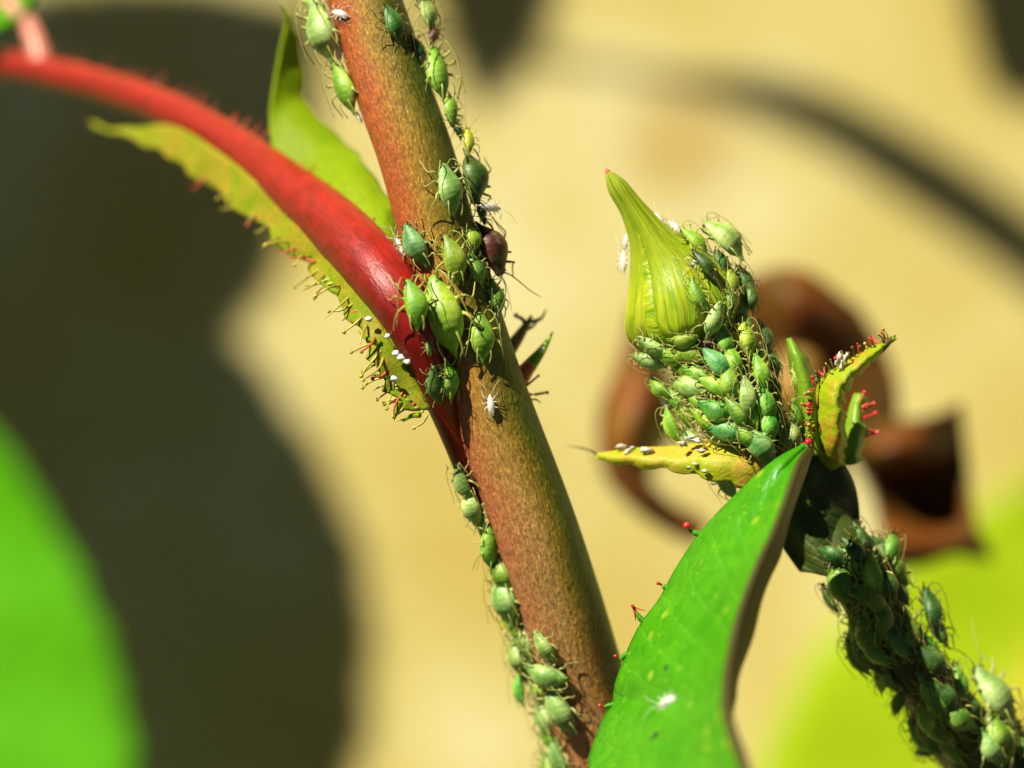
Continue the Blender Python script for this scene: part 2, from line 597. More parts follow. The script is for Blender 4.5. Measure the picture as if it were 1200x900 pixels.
slab('wall', -700, 700, WALL_Y, WALL_Y + 80, GROUND_Z - 20, 420, WALL)
slab('ground', -700, 700, -900, WALL_Y, GROUND_Z - 30, GROUND_Z, SOIL)

# ------------------------------------------------------------------ main stem
stem_px = [(350, -190, 4.5), (390, -100, 3.6), (427, 0, 2.8), (461, 107, 2.1), (489, 187, 1.7), (523, 310, 1.55), (565, 450, 1.6), (620, 600, 2.2),
           (653, 700, 3.2), (680, 790, 4.3), (706, 880, 5.4), (745, 1010, 7.5)]
stem_path = [Vector((-32, 14, 75)), Vector((-17.5, 8, 40))] + [P(*q) for q in stem_px] + [Vector((7.0, 12, -45)), Vector((8.0, 14, -100)), Vector((8.0, 14, GROUND_Z - 6))]
stem_r = [1.0, 1.2, 1.36, 1.4, 1.45, 1.49, 1.50, 1.54, 1.60, 1.66, 1.70, 1.74, 1.78, 1.85, 2.0, 2.2, 2.4]
rose_stem = root_at('rose_branch', (8.0, 14, GROUND_Z), 'thick reddish brown rose stem with green shaded side crossing diagonally, holding the red leaf stalk', 'stem')


def stem_mod(t, th):
    return 1 + 0.012 * math.sin(5 * th + t * 6) + 0.008 * math.sin(9 * th - t * 17)


stem_data = tube(stem_path, stem_r, 56, 180, stem_mod)
put('stalk', make_mesh('stalk', stem_data, STEM), rose_stem)

# red leaf stalk, arching away behind the plane of focus
pet_px = [(-60, 66, 25), (0, 74, 23), (60, 86, 20.5), (130, 104, 17.5), (200, 130, 14.2), (270, 170, 10.8), (330, 215, 7.2), (390, 264, 3.9),
          (436, 312, 1.3), (472, 362, -0.2), (500, 425, 0.1), (524, 490, 1.1), (541, 540, 1.7), (556, 590, 2.2), (572, 640, 2.5)]


def pd(x):
    """depth of the red stalk at this pixel column"""
    return float(np.interp(x, [q[0] for q in pet_px], [q[2] for q in pet_px]))


pet_path = [P(*q) for q in pet_px]
pet_r = [0.72, 0.70, 0.70, 0.72, 0.78, 0.90, 1.06, 1.22, 1.24, 1.04, 0.78, 0.56, 0.42, 0.30, 0.12]
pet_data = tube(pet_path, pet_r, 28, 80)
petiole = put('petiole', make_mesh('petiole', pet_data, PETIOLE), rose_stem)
petiole['label'] = 'bright red leaf stalk branching from the stem'


def ragged(amp, k, seed):
    rr = random.Random(seed)
    ph = [rr.uniform(0, 6.28) for _ in range(4)]
    return lambda u, v: (amp * u * (math.sin(k * v + ph[0]) + 0.6 * math.sin(2.3 * k * v + ph[1])), amp * 0.7 * math.sin(k * 0.6 * v + ph[2]) * u,
                         amp * u * math.cos(k * 1.1 * v + ph[3]))


def crinkle(a, k, seed):
    rr = random.Random(seed)
    p = [rr.uniform(0, 6) for _ in range(6)]
    return lambda u, v: (a * math.sin(k * u + p[0] + 2 * v), 2.2 * a * math.sin(k * 0.8 * v + p[1]) * math.cos(k * u + p[2]), a * math.sin(k * v + p[3] + 3 * u))


# upper stipule wing
rows = [[(338, 20, 2), (334, 12, 2), (330, 4, 2)],
        [(326, 70, 1.5), (340, 62, 1.8), (352, 50, 2)],
        [(316, 150, 0.6), (335, 125, 1.0), (356, 116, 1.6)],
        [(336, 222, 0.4), (372, 175, 0.8), (396, 160, 1.6)],
        [(386, 262, 0.2), (416, 218, 0.8), (434, 200, 1.8)],
        [(424, 298, 0.4), (446, 262, 1.0), (459, 246, 2.0)],
        [(456, 335, 0.6), (466, 306, 1.2), (473, 290, 2.0)]]
rows = [[(x, y, d + pd(r[0][0])) for x, y, d in r] for r in rows]
put('stipule', make_mesh('stipule', sheet(rows, 12, 50, ragged(0.10, 25, 1)), STIPULE), petiole, 0.14)
# lower stipule wing along the other side of the stalk
rows = [[(112, 152), (108, 146), (104, 143)],
        [(160, 150), (162, 158), (160, 166)],
        [(205, 148), (200, 168), (200, 184)],
        [(262, 182), (246, 198), (236, 212)],
        [(330, 238), (312, 252), (300, 260)],
        [(385, 292), (366, 304), (354, 308)],
        [(420, 332), (404, 346), (394, 346)],
        [(455, 394), (438, 404), (428, 402)],
        [(486, 444), (462, 450), (448, 450)],
        [(505, 480), (486, 480), (474, 476)]]
rows = [[(x, y, pd(min(x + 35, 470)) - 0.1 * k) for k, (x, y) in enumerate(r)] for r in rows]
st2 = put('stipule', make_mesh('stipule', sheet(rows, 10, 90, ragged(0.13, 60, 2)), STIPULE_Y), petiole, 0.14)
st2['label'] = 'yellow green stipule edged with glandular hairs'


def hair(name, a, b, r0, r1, mat, parent, head=None, bend=0.15, seed=0):
    rr = random.Random(hash((round(a[0], 2), round(a[2], 2), seed)) & 0xffff)
    a, b = Vector(a), Vector(b)
    L = (b - a).length
    mid = (a + b) / 2 + Vector((rr.uniform(-1, 1), rr.uniform(-1, 1), rr.uniform(-1, 1))) * L * bend
    q = b + (b - mid) * 0.02
    if head:
        e = (b - a).normalized() * head
        path = [a, mid, b, b + e * 0.4, b + e, b + e * 1.5]
        rad = [r0, (r0 + r1) / 2, r1, head * 0.85, head * 0.8, 0.01]
    else:
        path = [a, mid, b]
        rad = [r0, (r0 + r1) / 2, r1 * 0.5]
    return put(name, make_mesh(name, tube(path, rad, 7, 14), mat), parent)


# glandular hairs along the lower stipule edge and the stalk
hs = random.Random(5)
edge_px = [(236, 212, -8), (270, 236, -7), (300, 258, -6), (330, 284, -5), (356, 304, -4), (378, 326, -3.2), (396, 344, -2.4), (414, 370, -1.6),
           (432, 398, -0.8), (444, 424, -0.3), (454, 448, 0.2), (466, 464, 0.6), (478, 476, 0.9), (495, 490, 1)]
ep = spline([(x, y, pd(min(x + 40, 470)) - 0.2) for x, y, _ in edge_px], 46)
for i, q in enumerate(ep):
    if hs.random() < 0.15:
        continue
    L = hs.uniform(10, 26) * (0.7 if q[0] < 330 else 1.15)
    a = R(hs.gauss(205, 22))
    p0, p1 = P(q[0] + 6, q[1] - 4, q[2]), P(q[0] + L * math.cos(a), q[1] - L * math.sin(a), q[2] + hs.uniform(-1, 1))
    hair('gland_hair', p0, p1, 0.055, 0.035, hs.choice([HAIR, HAIR, HAIR_RED]), petiole, head=hs.choice([None, 0.09, 0.11]), seed=i)
for x0, y0, x1, y1, d, w in [(400, 345, 372, 326, -2.2, .12), (470, 470, 462, 492, .7, .13), (492, 486, 472, 494, 1, .13), (455, 440, 436, 440, .2, .1), (446, 402, 420, 388, -.4, .1)]:
    d = pd(min(x0 + 30, 470)) - 0.2
    hair('gland_hair', P(x0, y0, d), P(x1, y1, d + .4), w, 0.05, STIPULE, petiole, bend=0.12)
for i in range(40):                                   # short fuzz on the stalk's upper side
    t = hs.uniform(0.12, 0.6)
    c = Vector(spline([tuple(p) for p in pet_path], 80)[int(t * 79)])
    n = Vector((0.6, hs.uniform(-0.4, 0.6), 0.72)).normalized()
    r = 0.75 + 0.5 * t
    hair('gland_hair', c + n * r * 0.85, c + n * (r + hs.uniform(0.2, 0.5)), 0.035, 0.02, HAIR_RED, petiole, head=0.05, seed=i)


def leaf_blade(base, tip, width, normal, mat, name='blade', parent=None, curl=0.12, thick=0.25, nu=15, nv=34, teeth=0.03, loc_root=None):
    """ovate rose leaflet in mm; u across (0..1), v along"""
    base, tip, normal = Vector(base), Vector(tip), Vector(normal).normalized()
    ax = tip - base
    L = ax.length
    side = ax.normalized().cross(normal).normalized()
    up = side.cross(ax.normalized())
    V, F, uvs = [], [], []
    for j in range(nv):
        v = j / (nv - 1)
        w = width * 0.5 * (math.sin(math.pi * min(1, v ** 0.8)) ** 0.75 if 0 < v < 1 else 0.0)
        w = max(w, 0.02)
        w *= 1 + teeth * (((v * nv * 0.6) % 1) - 0.5) * 2
        for i in range(nu):
            s = 2 * i / (nu - 1) - 1
            z = curl * width * (abs(s) ** 1.4) - curl * L * 0.9 * (v - 0.5) ** 2 + 0.006 * L * math.sin(9 * v * math.pi + abs(s) * 2)
            V.append(base + ax * v + side * (s * w) + up * z)
    for j in range(nv - 1):
        for i in range(nu - 1):
            F.append((j * nu + i, j * nu + i + 1, (j + 1) * nu + i + 1, (j + 1) * nu + i))
            g = [(abs(2 * a / (nu - 1) - 1), b / (nv - 1)) for a, b in ((i, j), (i + 1, j), (i + 1, j + 1), (i, j + 1))]
            uvs.append(tuple(g))
    return put(name, make_mesh(name, (V, F, uvs), mat), parent, thick)


# leaflet out at the end of the red stalk
leaf_blade(P(24, 30, 22), P(-220, -150, 28), 9, (-0.2, -0.7, 0.6), LEAF_FAR, 'leaflet', petiole, 0.08)
put('leaflet_stalk', make_mesh('leaflet_stalk', tube([P(52, 84, 20.8), P(44, 56, 21.2), P(32, 28, 22), P(2, -4, 23)], [0.5, 0.48, 0.4, 0.3], 12, 16),
                              simple('pink_stalk', (0.62, 0.22, 0.16), 0.4, 0.2, 1)), petiole)

# stipule tips and hairs of the leaf scar on the shaded side of the stem
tip1 = put('stipule_tip', make_mesh('stipule_tip', tube([P(588, 422, 3.2), P(604, 400, 3.6), P(616, 382, 4), P(623, 370, 4.2)], [0.34, 0.26, 0.16, 0.05], 10, 16), HAIR_DK), rose_stem)
hair('gland_hair', P(616, 382, 4), P(606, 371, 4.2), 0.10, 0.07, HAIR_DK, tip1, head=0.12)
hair('gland_hair', P(618, 378, 4), P(640, 362, 4.6), 0.10, 0.04, HAIR_DK, tip1)
hair('gland_hair', P(612, 388, 4), P(630, 377, 4.2), 0.09, 0.04, HAIR_DK, tip1)
tip2 = put('stipule_tip', make_mesh('stipule_tip', tube([P(606, 446, 2.6), P(622, 427, 2.8), P(636, 409, 2.9), P(648, 389, 3)], [0.36, 0.29, 0.17, 0.03], 10, 18), BRACT), rose_stem)
tip2['label'] = 'green stipule tip with red base'
put('tip_base', make_mesh('tip_base', tube([P(605, 448, 2.55), P(613, 438, 2.65), P(622, 427, 2.75)], [0.42, 0.37, 0.25], 10, 10), HAIR_RED), tip2)
hair('gland_hair', P(612, 455, 2.2), P(630, 441, 2.4), 0.06, 0.04, HAIR_RED, rose_stem, head=0.07)
hair('gland_hair', P(614, 461, 2.2), P(640, 460, 2.6), 0.07, 0.05, HAIR_RED, rose_stem, head=0.09)
hair('gland_hair', P(618, 470, 2.2), P(634, 472, 2.6), 0.05, 0.03, HAIR_RED, rose_stem)


def ball(center, r, n=10, squash=(1, 1, 1), jitter=0.0, seed=0):
    rr = random.Random(seed)
    V, F = [], []
    m = n // 2 + 1
    for i in range(m + 1):
        a = math.pi * i / m
        for j in range(n):
            b = 2 * math.pi * j / n
            q = r * (1 + rr.uniform(-jitter, jitter))
            V.append((center[0] + q * squash[0] * math.sin(a) * math.cos(b), center[1] + q * squash[1] * math.sin(a) * math.sin(b), center[2] + q * squash[2] * math.cos(a)))
    for i in range(m):
        for j in range(n):
            F.append((i * n + j, i * n + (j + 1) % n, (i + 1) * n + (j + 1) % n, (i + 1) * n + j))
    return V, F, [((0, 0),) * 4] * len(F)


# ------------------------------------------------------------------ bud shoot
shoot = root_at('bud_shoot', (26, 22, GROUND_Z), 'rose shoot with a green flower bud on top, crowded with aphids', 'shoot')
sh_px = [(812, 372, 2.3), (835, 420, 2.2), (858, 465, 2.0), (885, 510, 2.0), (925, 552, 2.9), (962, 600, 3.3), (992, 655, 3.1), (1028, 718, 3.2),
         (1072, 780, 3.8), (1118, 838, 4.5), (1172, 900, 5.4), (1260, 1010, 7.2)]
sh_path = [P(*q) for q in sh_px] + [Vector((26.5, 15, -60)), Vector((26, 22, -120)), Vector((26, 22, GROUND_Z - 5))]
sh_r = [1.50, 1.62, 1.72, 1.50, 1.10, 1.00, 1.05, 1.10, 1.12, 1.12, 1.15, 1.2, 1.3, 1.5, 1.7]
sh_data = tube(sh_path, sh_r, 28, 120)
put('stalk', make_mesh('stalk', sh_data, SHOOT), shoot)
ped_data = tube([P(*q) for q in sh_px[:4]], [1.53, 1.66, 1.76, 1.58], 24, 20)
put('receptacle', make_mesh('receptacle', ped_data, SHOOT_RED), shoot)

bud_px = [(713, 203, 1.2), (723, 219, 1.2), (741, 245, 1.3), (761, 278, 1.5), (780, 312, 1.8), (796, 346, 2.0), (806, 372, 2.2), (818, 398, 2.3)]
bud_path = [P(*q) for q in bud_px]
bud_r = [0.10, 0.32, 0.42, 0.74, 1.40, 1.98, 2.06, 1.55]


def bud_mod(t, th):
    return 1 + (0.05 * math.cos(5 * th + 2.2 * t) + 0.03 * math.cos(11 * th - 1.4 * t)) * min(1, t * 3)


bud_data = tube(bud_path, bud_r, 60, 60, bud_mod)
bud = put('bud', make_mesh('bud', bud_data, BUD), shoot)
bud['label'] = 'pointed green rose bud'
bp = spline([tuple(p) for p in bud_path], 40)
br = spline([(r,) for r in bud_r], 40)[:, 0]
for k in range(5):
    V, F, uvs = [], [], []
    nu = 15
    for j in range(40):
        t = j / 39
        T = bp[min(39, j + 1)] - bp[max(0, j - 1)]
        T /= np.linalg.norm(T)
        N = np.array([0, 1, 0.]) - T * T[1]
        N /= np.linalg.norm(N)
        Mv = np.cross(T, N)
        if Mv[0] > 0:
            Mv = -Mv
        for i in range(nu):
            s = 2 * i / (nu - 1) - 1
            half = R(33) * (1 - 0.55 * max(0, t - 0.75) / 0.25)
            th = R(72 * k + 20) + 0.55 * (1 - t) + s * half
            r = br[j] * (1.045 + 0.075 * (1 - s * s) - 0.05 * abs(s) ** 5 + 0.05 * math.exp(-(s / 0.12) ** 2) + 0.028 * math.sin(s * 11 + k + 1.5 * t) + 0.014 * math.sin(s * 23 + 2 * k)) + 0.015
            V.append(bp[j] + r * (math.cos(th) * N + math.sin(th) * Mv))
    for j in range(39):
        for i in range(nu - 1):
            F.append((j * nu + i, j * nu + i + 1, (j + 1) * nu + i + 1, (j + 1) * nu + i))
            uvs.append(((i / nu, j / 39), ((i + 1) / nu, j / 39), ((i + 1) / nu, (j + 1) / 39), (i / nu, (j + 1) / 39)))
    put('sepal', make_mesh('sepal', (V, F, uvs), BUD), bud, 0.05)
put('bud_tip', make_mesh('bud_tip', tube([P(710, 197, 1.2), P(712, 201, 1.2), P(716, 208, 1.2)], [0.03, 0.10, 0.16], 10, 8), HAIR_RED), bud)

# bracts round the base of the bud
rows = [[(702, 533, 3.0), (702, 535, 2.9), (702, 538, 3.0)],
        [(745, 527, 2.4), (745, 537, 1.8), (745, 545, 2.0)],
        [(790, 524, 1.8), (792, 540, 1.1), (792, 551, 1.2)],
        [(830, 518, 1.3), (836, 540, 0.4), (836, 562, 0.5)],
        [(868, 515, 1.2), (876, 542, 0.2), (880, 572, 0.4)],
        [(900, 530, 1.6), (905, 548, 0.8), (908, 570, 1.2)]]
br1 = put('bract', make_mesh('bract', sheet(rows, 14, 60, ragged(0.07, 34, 5)), BRACT_Y), shoot, 0.2)
br1['label'] = 'long yellow green bract pointing out sideways'
hair('gland_hair', P(704, 535, 3.3), P(664, 522, 5), 0.06, 0.02, HAIR_DK, br1)
rows = [[(924, 397, 1.6), (926, 397, 1.5), (928, 399, 1.6)],
        [(926, 418, 1.6), (932, 414, 1.1), (938, 414, 1.7)],
        [(930, 440, 1.6), (941, 436, 0.9), (951, 434, 1.9)],
        [(935, 466, 1.5), (948, 466, 0.8), (962, 462, 2)],
        [(940, 500, 1.5), (953, 502, 0.9), (968, 498, 2)],
        [(945, 530, 1.5), (957, 534, 1.0), (975, 530, 2)]]
br2 = put('bract', make_mesh('bract', sheet(rows, 12, 36, ragged(0.04, 14, 6)), BRACT), shoot, 0.2)
br2['label'] = 'small green pointed bract'
rows = [[(1046, 395, 1.4), (1046, 397, 1.3), (1047, 398, 1.4)],
        [(1020, 408, 1.2), (1023, 415, 0.6), (1026, 419, 1.2)],
        [(990, 426, 1.1), (996, 438, 0.3), (1000, 444, 1.2)],
        [(962, 446, 1.1), (981, 460, 0.0), (988, 467, 1.4)],
        [(955, 480, 1.2), (981, 487, 0.0), (989, 491, 1.6)],
        [(957, 520, 1.5), (980, 526, 0.5), (990, 530, 2.0)],
        [(962, 552, 2.9), (974, 556, 2.8), (986, 556, 3.2)]]
br3 = put('bract', make_mesh('bract', sheet(rows, 14, 70, ragged(0.07, 48, 7)), BRACT_O), shoot, 0.12)
br3['label'] = 'orange and yellow bract fringed with red glands, ending in a brown point'
put('bract_point', make_mesh('bract_point', tube([P(1032, 408, 1.1), P(1041, 400, 1.2), P(1050, 393, 1.5)], [0.2, 0.15, 0.02], 8, 10), HAIR_DK), br3)
rows = [[(1002, 462, 3.2), (1008, 462, 3), (1012, 468, 3.2)],
        [(995, 485, 3), (1004, 488, 2.6), (1012, 490, 3)],
        [(990, 510, 2.8), (1002, 512, 2.4), (1012, 516, 3)],
        [(988, 545, 2.6), (998, 545, 2.3), (1006, 540, 2.8)]]
br4 = put('bract', make_mesh('bract', sheet(rows, 10, 24, ragged(0.08, 12, 8)), BRACT), shoot, 0.2)
br4['label'] = 'short bract with red gland tips'
for i, (x0, y0, x1, y1) in enumerate([(1008, 470, 1012, 462), (1010, 478, 1022, 474), (1010, 490, 1024, 485), (1010, 500, 1026, 506), (1004, 512, 1022, 508), (1008, 484, 1016, 478)]):
    hair('gland_hair', P(x0, y0, 2.8), P(x1, y1, 3), 0.06, 0.05, HAIR_RED if i % 2 else RED, br4, head=0.12, seed=i)
fr = spline([(1040, 397, 1.2), (1020, 407, 1.1), (990, 424, 0.9), (962, 444, 0.8), (953, 465, 0.7), (952, 482, 0.7), (955, 505, 0.8), (952, 522, 0.9)], 44)
for i, q in enumerate(fr):
    a = R(120 + hs.gauss(0, 22)) if i < 22 else R(172 + hs.gauss(0, 25))
    L = hs.uniform(5, 11)
    hair('gland_hair', P(q[0], q[1], q[2]), P(q[0] + L * math.cos(a), q[1] - L * math.sin(a), q[2] + hs.uniform(-.4, .3)), 0.045, 0.035,
         hs.choice([RED, HAIR_RED, HAIR_DK, HAIR]), br3, head=hs.choice([0.05, 0.07, 0.08]), seed=i)
# broad smooth bract below, in the shade of the bud
rows = [[(930, 526, 2.5), (955, 530, 2.1), (985, 540, 2.7)],
        [(910, 552, 2.6), (950, 556, 1.95), (1000, 566, 2.9)],
        [(905, 590, 2.9), (952, 596, 2.1), (1008, 606, 3.1)],
        [(912, 630, 3.0), (960, 640, 2.1), (1005, 650, 3.1)],
        [(940, 668, 2.8), (975, 676, 2.0), (1004, 680, 2.8)]]
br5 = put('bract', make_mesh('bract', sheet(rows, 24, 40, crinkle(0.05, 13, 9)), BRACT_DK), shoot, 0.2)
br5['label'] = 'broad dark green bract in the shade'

# ------------------------------------------------------------------ front leaf
LE = [(944, 521, -0.8), (905, 543, -1.5), (862, 582, -1.0), (822, 624, -0.5), (798, 660, -0.2), (774, 702, 0.0), (752, 732, 0.0), (735, 768, 0.0), (722, 800, 0.0), (720, 824, 0.0),
      (708, 842, -0.2), (697, 872, -0.5), (690, 905, -1.0), (690, 990, -3)]
RE = [(948, 524, -0.9), (936, 546, -3.2), (920, 592, -5.0), (906, 628, -6.0), (893, 655, -6.6), (879, 690, -7.2), (868, 722, -7.8), (860, 756, -8.4), (854, 790, -9.2), (852, 815, -10.0),
      (853, 836, -10.8), (860, 862, -12), (872, 895, -13.5), (900, 990, -17)]
FE = [(950, 527, -0.8), (941, 558, -1.6), (926, 606, -2.6), (914, 644, -3.4), (902, 674, -4.0), (891, 708, -4.6), (881, 740, -5), (872, 770, -5.6), (863, 800, -6.2), (859, 822, -7),
      (857, 842, -8), (859, 866, -9), (866, 900, -10.5), (890, 990, -14)]
rows, flap = [], []
for a, b, c in zip(LE, RE, FE):
    m1 = tuple(a[i] * 0.66 + b[i] * 0.34 for i in range(3))
    m2 = tuple(a[i] * 0.30 + b[i] * 0.70 for i in range(3))
    rows.append([a, (m1[0], m1[1], m1[2] - 0.1), (m2[0], m2[1], m2[2] + 0.5), b])
    flap.append([b, tuple((b[i] + c[i]) / 2 + (3 if i == 0 else 0) for i in range(3)), c])


def leaf_wave(u, v):
    k = 0.10 * math.sin(v * 34) * (1 - u) + 0.12 * math.sin(v * 60 + u * 9) * u * (1 - u)
    return (k * 0.3, -k, k * 0.3)


front = root_at('rose_leaf', P(790, 950, -6), 'large bright green serrated rose leaf folded along its midrib, in front of the shoot', 'leaf')
lf_data = sheet(rows, 34, 130, leaf_wave)
put('blade_half', make_mesh('blade_half', lf_data, LEAF), front, 0.16)
b2 = put('blade_half', make_mesh('blade_half', sheet(flap, 10, 100, lambda u, v: (0.04 * u * math.sin(v * 30), 0, 0.03 * u * math.sin(v * 21))), LEAF_SHADE), front, 0.16)
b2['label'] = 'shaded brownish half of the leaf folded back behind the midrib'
put('midrib', make_mesh('midrib', tube([P(q[0] - 1, q[1], q[2] + 0.05) for q in RE], [0.04] + [0.13 + 0.008 * i for i in range(len(RE) - 1)], 8, 80), LEAF_SHADE), front)
put('leaf_stalk', make_mesh('leaf_stalk', tube([P(790, 985, -9), P(800, 1120, -8), Vector((7, -5, -60)), Vector((12, 2, -120)), Vector((12, 4, GROUND_Z - 4))], [0.3, 0.5, 0.7, 1.0, 1.2], 10, 40), SHOOT), front)
# teeth with red gland tips
for i, (x0, y0, x1, y1, x2, y2) in enumerate([(754, 731, 745, 716, 742, 711), (737, 762, 726, 775, 722, 770), (721, 824, 708, 829, 704, 827), (697, 878, 694, 892, 690, 896),
                                             (820, 626, 808, 622, 806, 618), (930, 530, 930, 537, 928, 540), (940, 523, 941, 521, 945, 519), (782, 690, 776, 686, 772, 684)]):
    d = 0.0 if i < 4 or i == 7 else (-0.5 if i == 4 else -1.0)
    big = 0.17 if i in (4, 5, 6) else 0.085
    t = put('leaf_tooth', make_mesh('leaf_tooth', tube([P(x0 + 6, y0 + 2, d), P((x0 + x1) / 2, (y0 + y1) / 2, d - 0.05), P(x1, y1, d)], [0.16, 0.11, 0.05], 8, 10), LEAF), front)
    hair('gland_tip', P(x1, y1, d), P(x2, y2, d - 0.1), 0.05, 0.05, RED, t, head=big, seed=i)
hair('gland_tip', P(742, 711, 0), P(745, 728, 0), 0.05, 0.02, RED, front)
hair('gland_tip', P(742, 711, 0), P(757, 716, 0), 0.03, 0.015, RED, front)

# ------------------------------------------------------------------ withered leaf behind
dead = root_at('withered_leaf', P(960, 640, 33), 'withered curled brown leaf hanging out of focus behind the bud shoot', 'dead leaf')



rows = [[(738, 366, 27), (752, 368, 25), (772, 376, 26)],
        [(730, 400, 27), (745, 402, 24), (775, 410, 26)],
        [(718, 432, 27), (752, 440, 24), (790, 444, 27)],
        [(700, 470, 27), (745, 482, 23), (800, 480, 28)],
        [(698, 520, 27), (735, 525, 23), (795, 510, 28)],
        [(708, 566, 27), (735, 556, 23), (768, 548, 28)],
        [(744, 604, 27), (756, 586, 23), (772, 566, 27)],
        [(790, 628, 27), (796, 612, 24), (800, 594, 27)],
        [(822, 632, 27), (824, 620, 25), (826, 610, 26)]]
put('leaflet', make_mesh('leaflet', sheet([[(x, y, d + 9) for x, y, d in r] for r in rows], 16, 44, crinkle(0.22, 9, 1)), DEAD), dead, 0.2)
rows = [[(868, 335, 27), (905, 322, 25), (958, 326, 25), (1005, 360, 26)],
        [(868, 362, 27), (915, 350, 24), (968, 362, 24), (1030, 400, 26)],
        [(872, 400, 28), (915, 395, 26), (975, 410, 25), (1042, 440, 26)],
        [(876, 440, 29), (915, 446, 28), (980, 452, 26), (1046, 474, 26)],
        [(880, 500, 29), (920, 505, 28), (985, 496, 27), (1046, 500, 26)]]
dm = mat_leaf('withered_leaf_orange', (0.34, 0.17, 0.012), (0.50, 0.30, 0.05), trans=0.35, veins=False, rough=0.5)
put('leaflet', make_mesh('leaflet', sheet([[(x, y, d + 9) for x, y, d in r] for r in rows], 26, 30, crinkle(0.25, 7, 2)), DEAD), dead, 0.2)
rows = [[(900, 420, 24), (930, 412, 23.5), (955, 420, 24)],
        [(905, 450, 24), (935, 450, 23), (975, 455, 24)],
        [(910, 490, 24), (940, 490, 23), (990, 490, 24)]]
put('leaflet', make_mesh('leaflet', sheet([[(x, y, d + 9) for x, y, d in r] for r in rows], 14, 14, crinkle(0.2, 7, 7)), dm), dead, 0.2)
rows = [[(985, 488, 26), (1030, 484, 24), (1080, 484, 23), (1126, 474, 23)],
        [(990, 530, 25), (1040, 535, 22), (1090, 535, 24), (1138, 530, 25)],
        [(1010, 575, 25), (1050, 580, 27), (1095, 578, 27), (1146, 588, 24)],
        [(1030, 622, 24), (1060, 622, 22), (1100, 625, 23), (1160, 634, 25)],
        [(1040, 655, 24), (1075, 664, 23), (1112, 658, 24), (1172, 664, 25)]]
put('leaflet', make_mesh('leaflet', sheet([[(x, y, d + 9) for x, y, d in r] for r in rows], 28, 30, crinkle(0.35, 8, 3)), DEAD), dead, 0.2)
put('leaf_stalk', make_mesh('leaf_stalk', tube([P(1000, 500, 34), P(960, 520, 34), P(900, 515, 35), P(830, 500, 36), P(780, 470, 36)], [0.35, 0.4, 0.4, 0.35, 0.2], 10, 24), DEAD), dead)
put('leaf_stalk', make_mesh('leaf_stalk', tube([P(975, 515, 34), P(995, 620, 33), P(1030, 740, 20), P(1075, 840, 13), P(1120, 900, 8), P(1172, 905, 5.4)], [0.3, 0.35, 0.35, 0.4, 0.4, 0.4], 10, 24), SHOOT), dead)

# ------------------------------------------------------------------ blurred leaves in front of the wall


def stalked_leaf(name, label, base, tip, width, normal, mat, foot, r=0.9, curl=0.12, via=None):
    ro = root_at(name, foot, label, 'leaf')
    leaf_blade(base, tip, width, normal, mat, 'blade', ro, curl)
    path = [Vector(tip) * 0.25 + Vector(base) * 0.75, Vector(base)] + ([Vector(v) for v in via] if via else []) + [Vector(foot) + Vector((0, 0, -3))]
    put('leaf_stalk', make_mesh('leaf_stalk', tube(path, [r * 0.4, r * 0.6] + [r] * (len(path) - 2), 10, 40), SHOOT), ro)
    return ro


a, b = P(-95, 1330, 66), P(-70, 455, 76)
stalked_leaf('rose_leaf', 'bright green out of focus leaf standing before the shadow on the wall', a, b, 26, (-0.15, -0.8, 0.45), LEAF_FAR, (a.x - 4, 62, GROUND_Z), via=[(a.x - 3, 64, -90)])
a, b = P(950, 1270, 86), P(1430, 490, 90)
stalked_leaf('rose_leaf', 'yellow green out of focus leaf between the wall and the withered leaf', a, b, 27, (-0.2, -0.8, 0.5), LEAF_LIME, (a.x + 6, 84, GROUND_Z), via=[(a.x + 5, 84, -80)])


# ------------------------------------------------------------------ leaves above the picture, whose shadows fall on the wall
def cast(px, py, t):
    """point t mm up the sunbeam that ends at this pixel's place on the wall"""
    return P(px, py, WALL_Y) + SUN * t


cane = root_at('rose_cane', (-92, 60, GROUND_Z), 'rose cane standing before the wall with leaves and a side twig that shade it', 'cane')
put('stalk', make_mesh('stalk', tube([(-92, 60, GROUND_Z - 5), (-93, 58, -60), (-95, 55, 20), (-93, 55, 70), (-86, 55, 110)], [2.4, 2.2, 2.0, 1.6, 1.0], 14, 50), STEM), cane)


def shade_leaf(base, tip, width, t, curl=0.05, joint=None):
    b_, t_ = cast(*base, t), cast(*tip, t)
    lf = leaf_blade(b_, t_, width, -SUN, LEAF_OLD, 'leaflet', cane, curl)
    if joint is not None:
        put('leaf_stalk', make_mesh('leaf_stalk', tube([Vector(joint), (Vector(joint) + b_) / 2 + Vector((0, 0, 2)), b_, b_ + (t_ - b_) * 0.2], [0.7, 0.55, 0.45, 0.3], 8, 20), SHOOT), cane)
    return lf


shade_leaf((-30, 230), (330, 1080), 27, 90, joint=(-94, 55, 45))
shade_leaf((-120, 400), (370, 20), 14, 92, joint=(-94, 55, 62))
shade_leaf((-120, 520), (60, 1150), 24, 88, joint=(-94, 55, 30))
tw = [cast(430, 20, 96), cast(600, 62, 94), cast(770, 92, 92), cast(930, 128, 90), cast(1060, 195, 90), cast(1200, 290, 90), cast(1330, 400, 90)]
put('twig', make_mesh('twig', tube([Vector((-86, 55, 104)), Vector((-70, 55, 99))] + tw, [0.9, 0.8, 0.36, 0.30, 0.30, 1.15, 1.75, 1.9, 1.9], 10, 70), STEM), cane)
shade_leaf((575, -260), (560, 125), 7, 97, joint=tw[0] + Vector((0, 0, 1)))
shade_leaf((1330, -190), (1165, 110), 11, 95, joint=tw[-1])

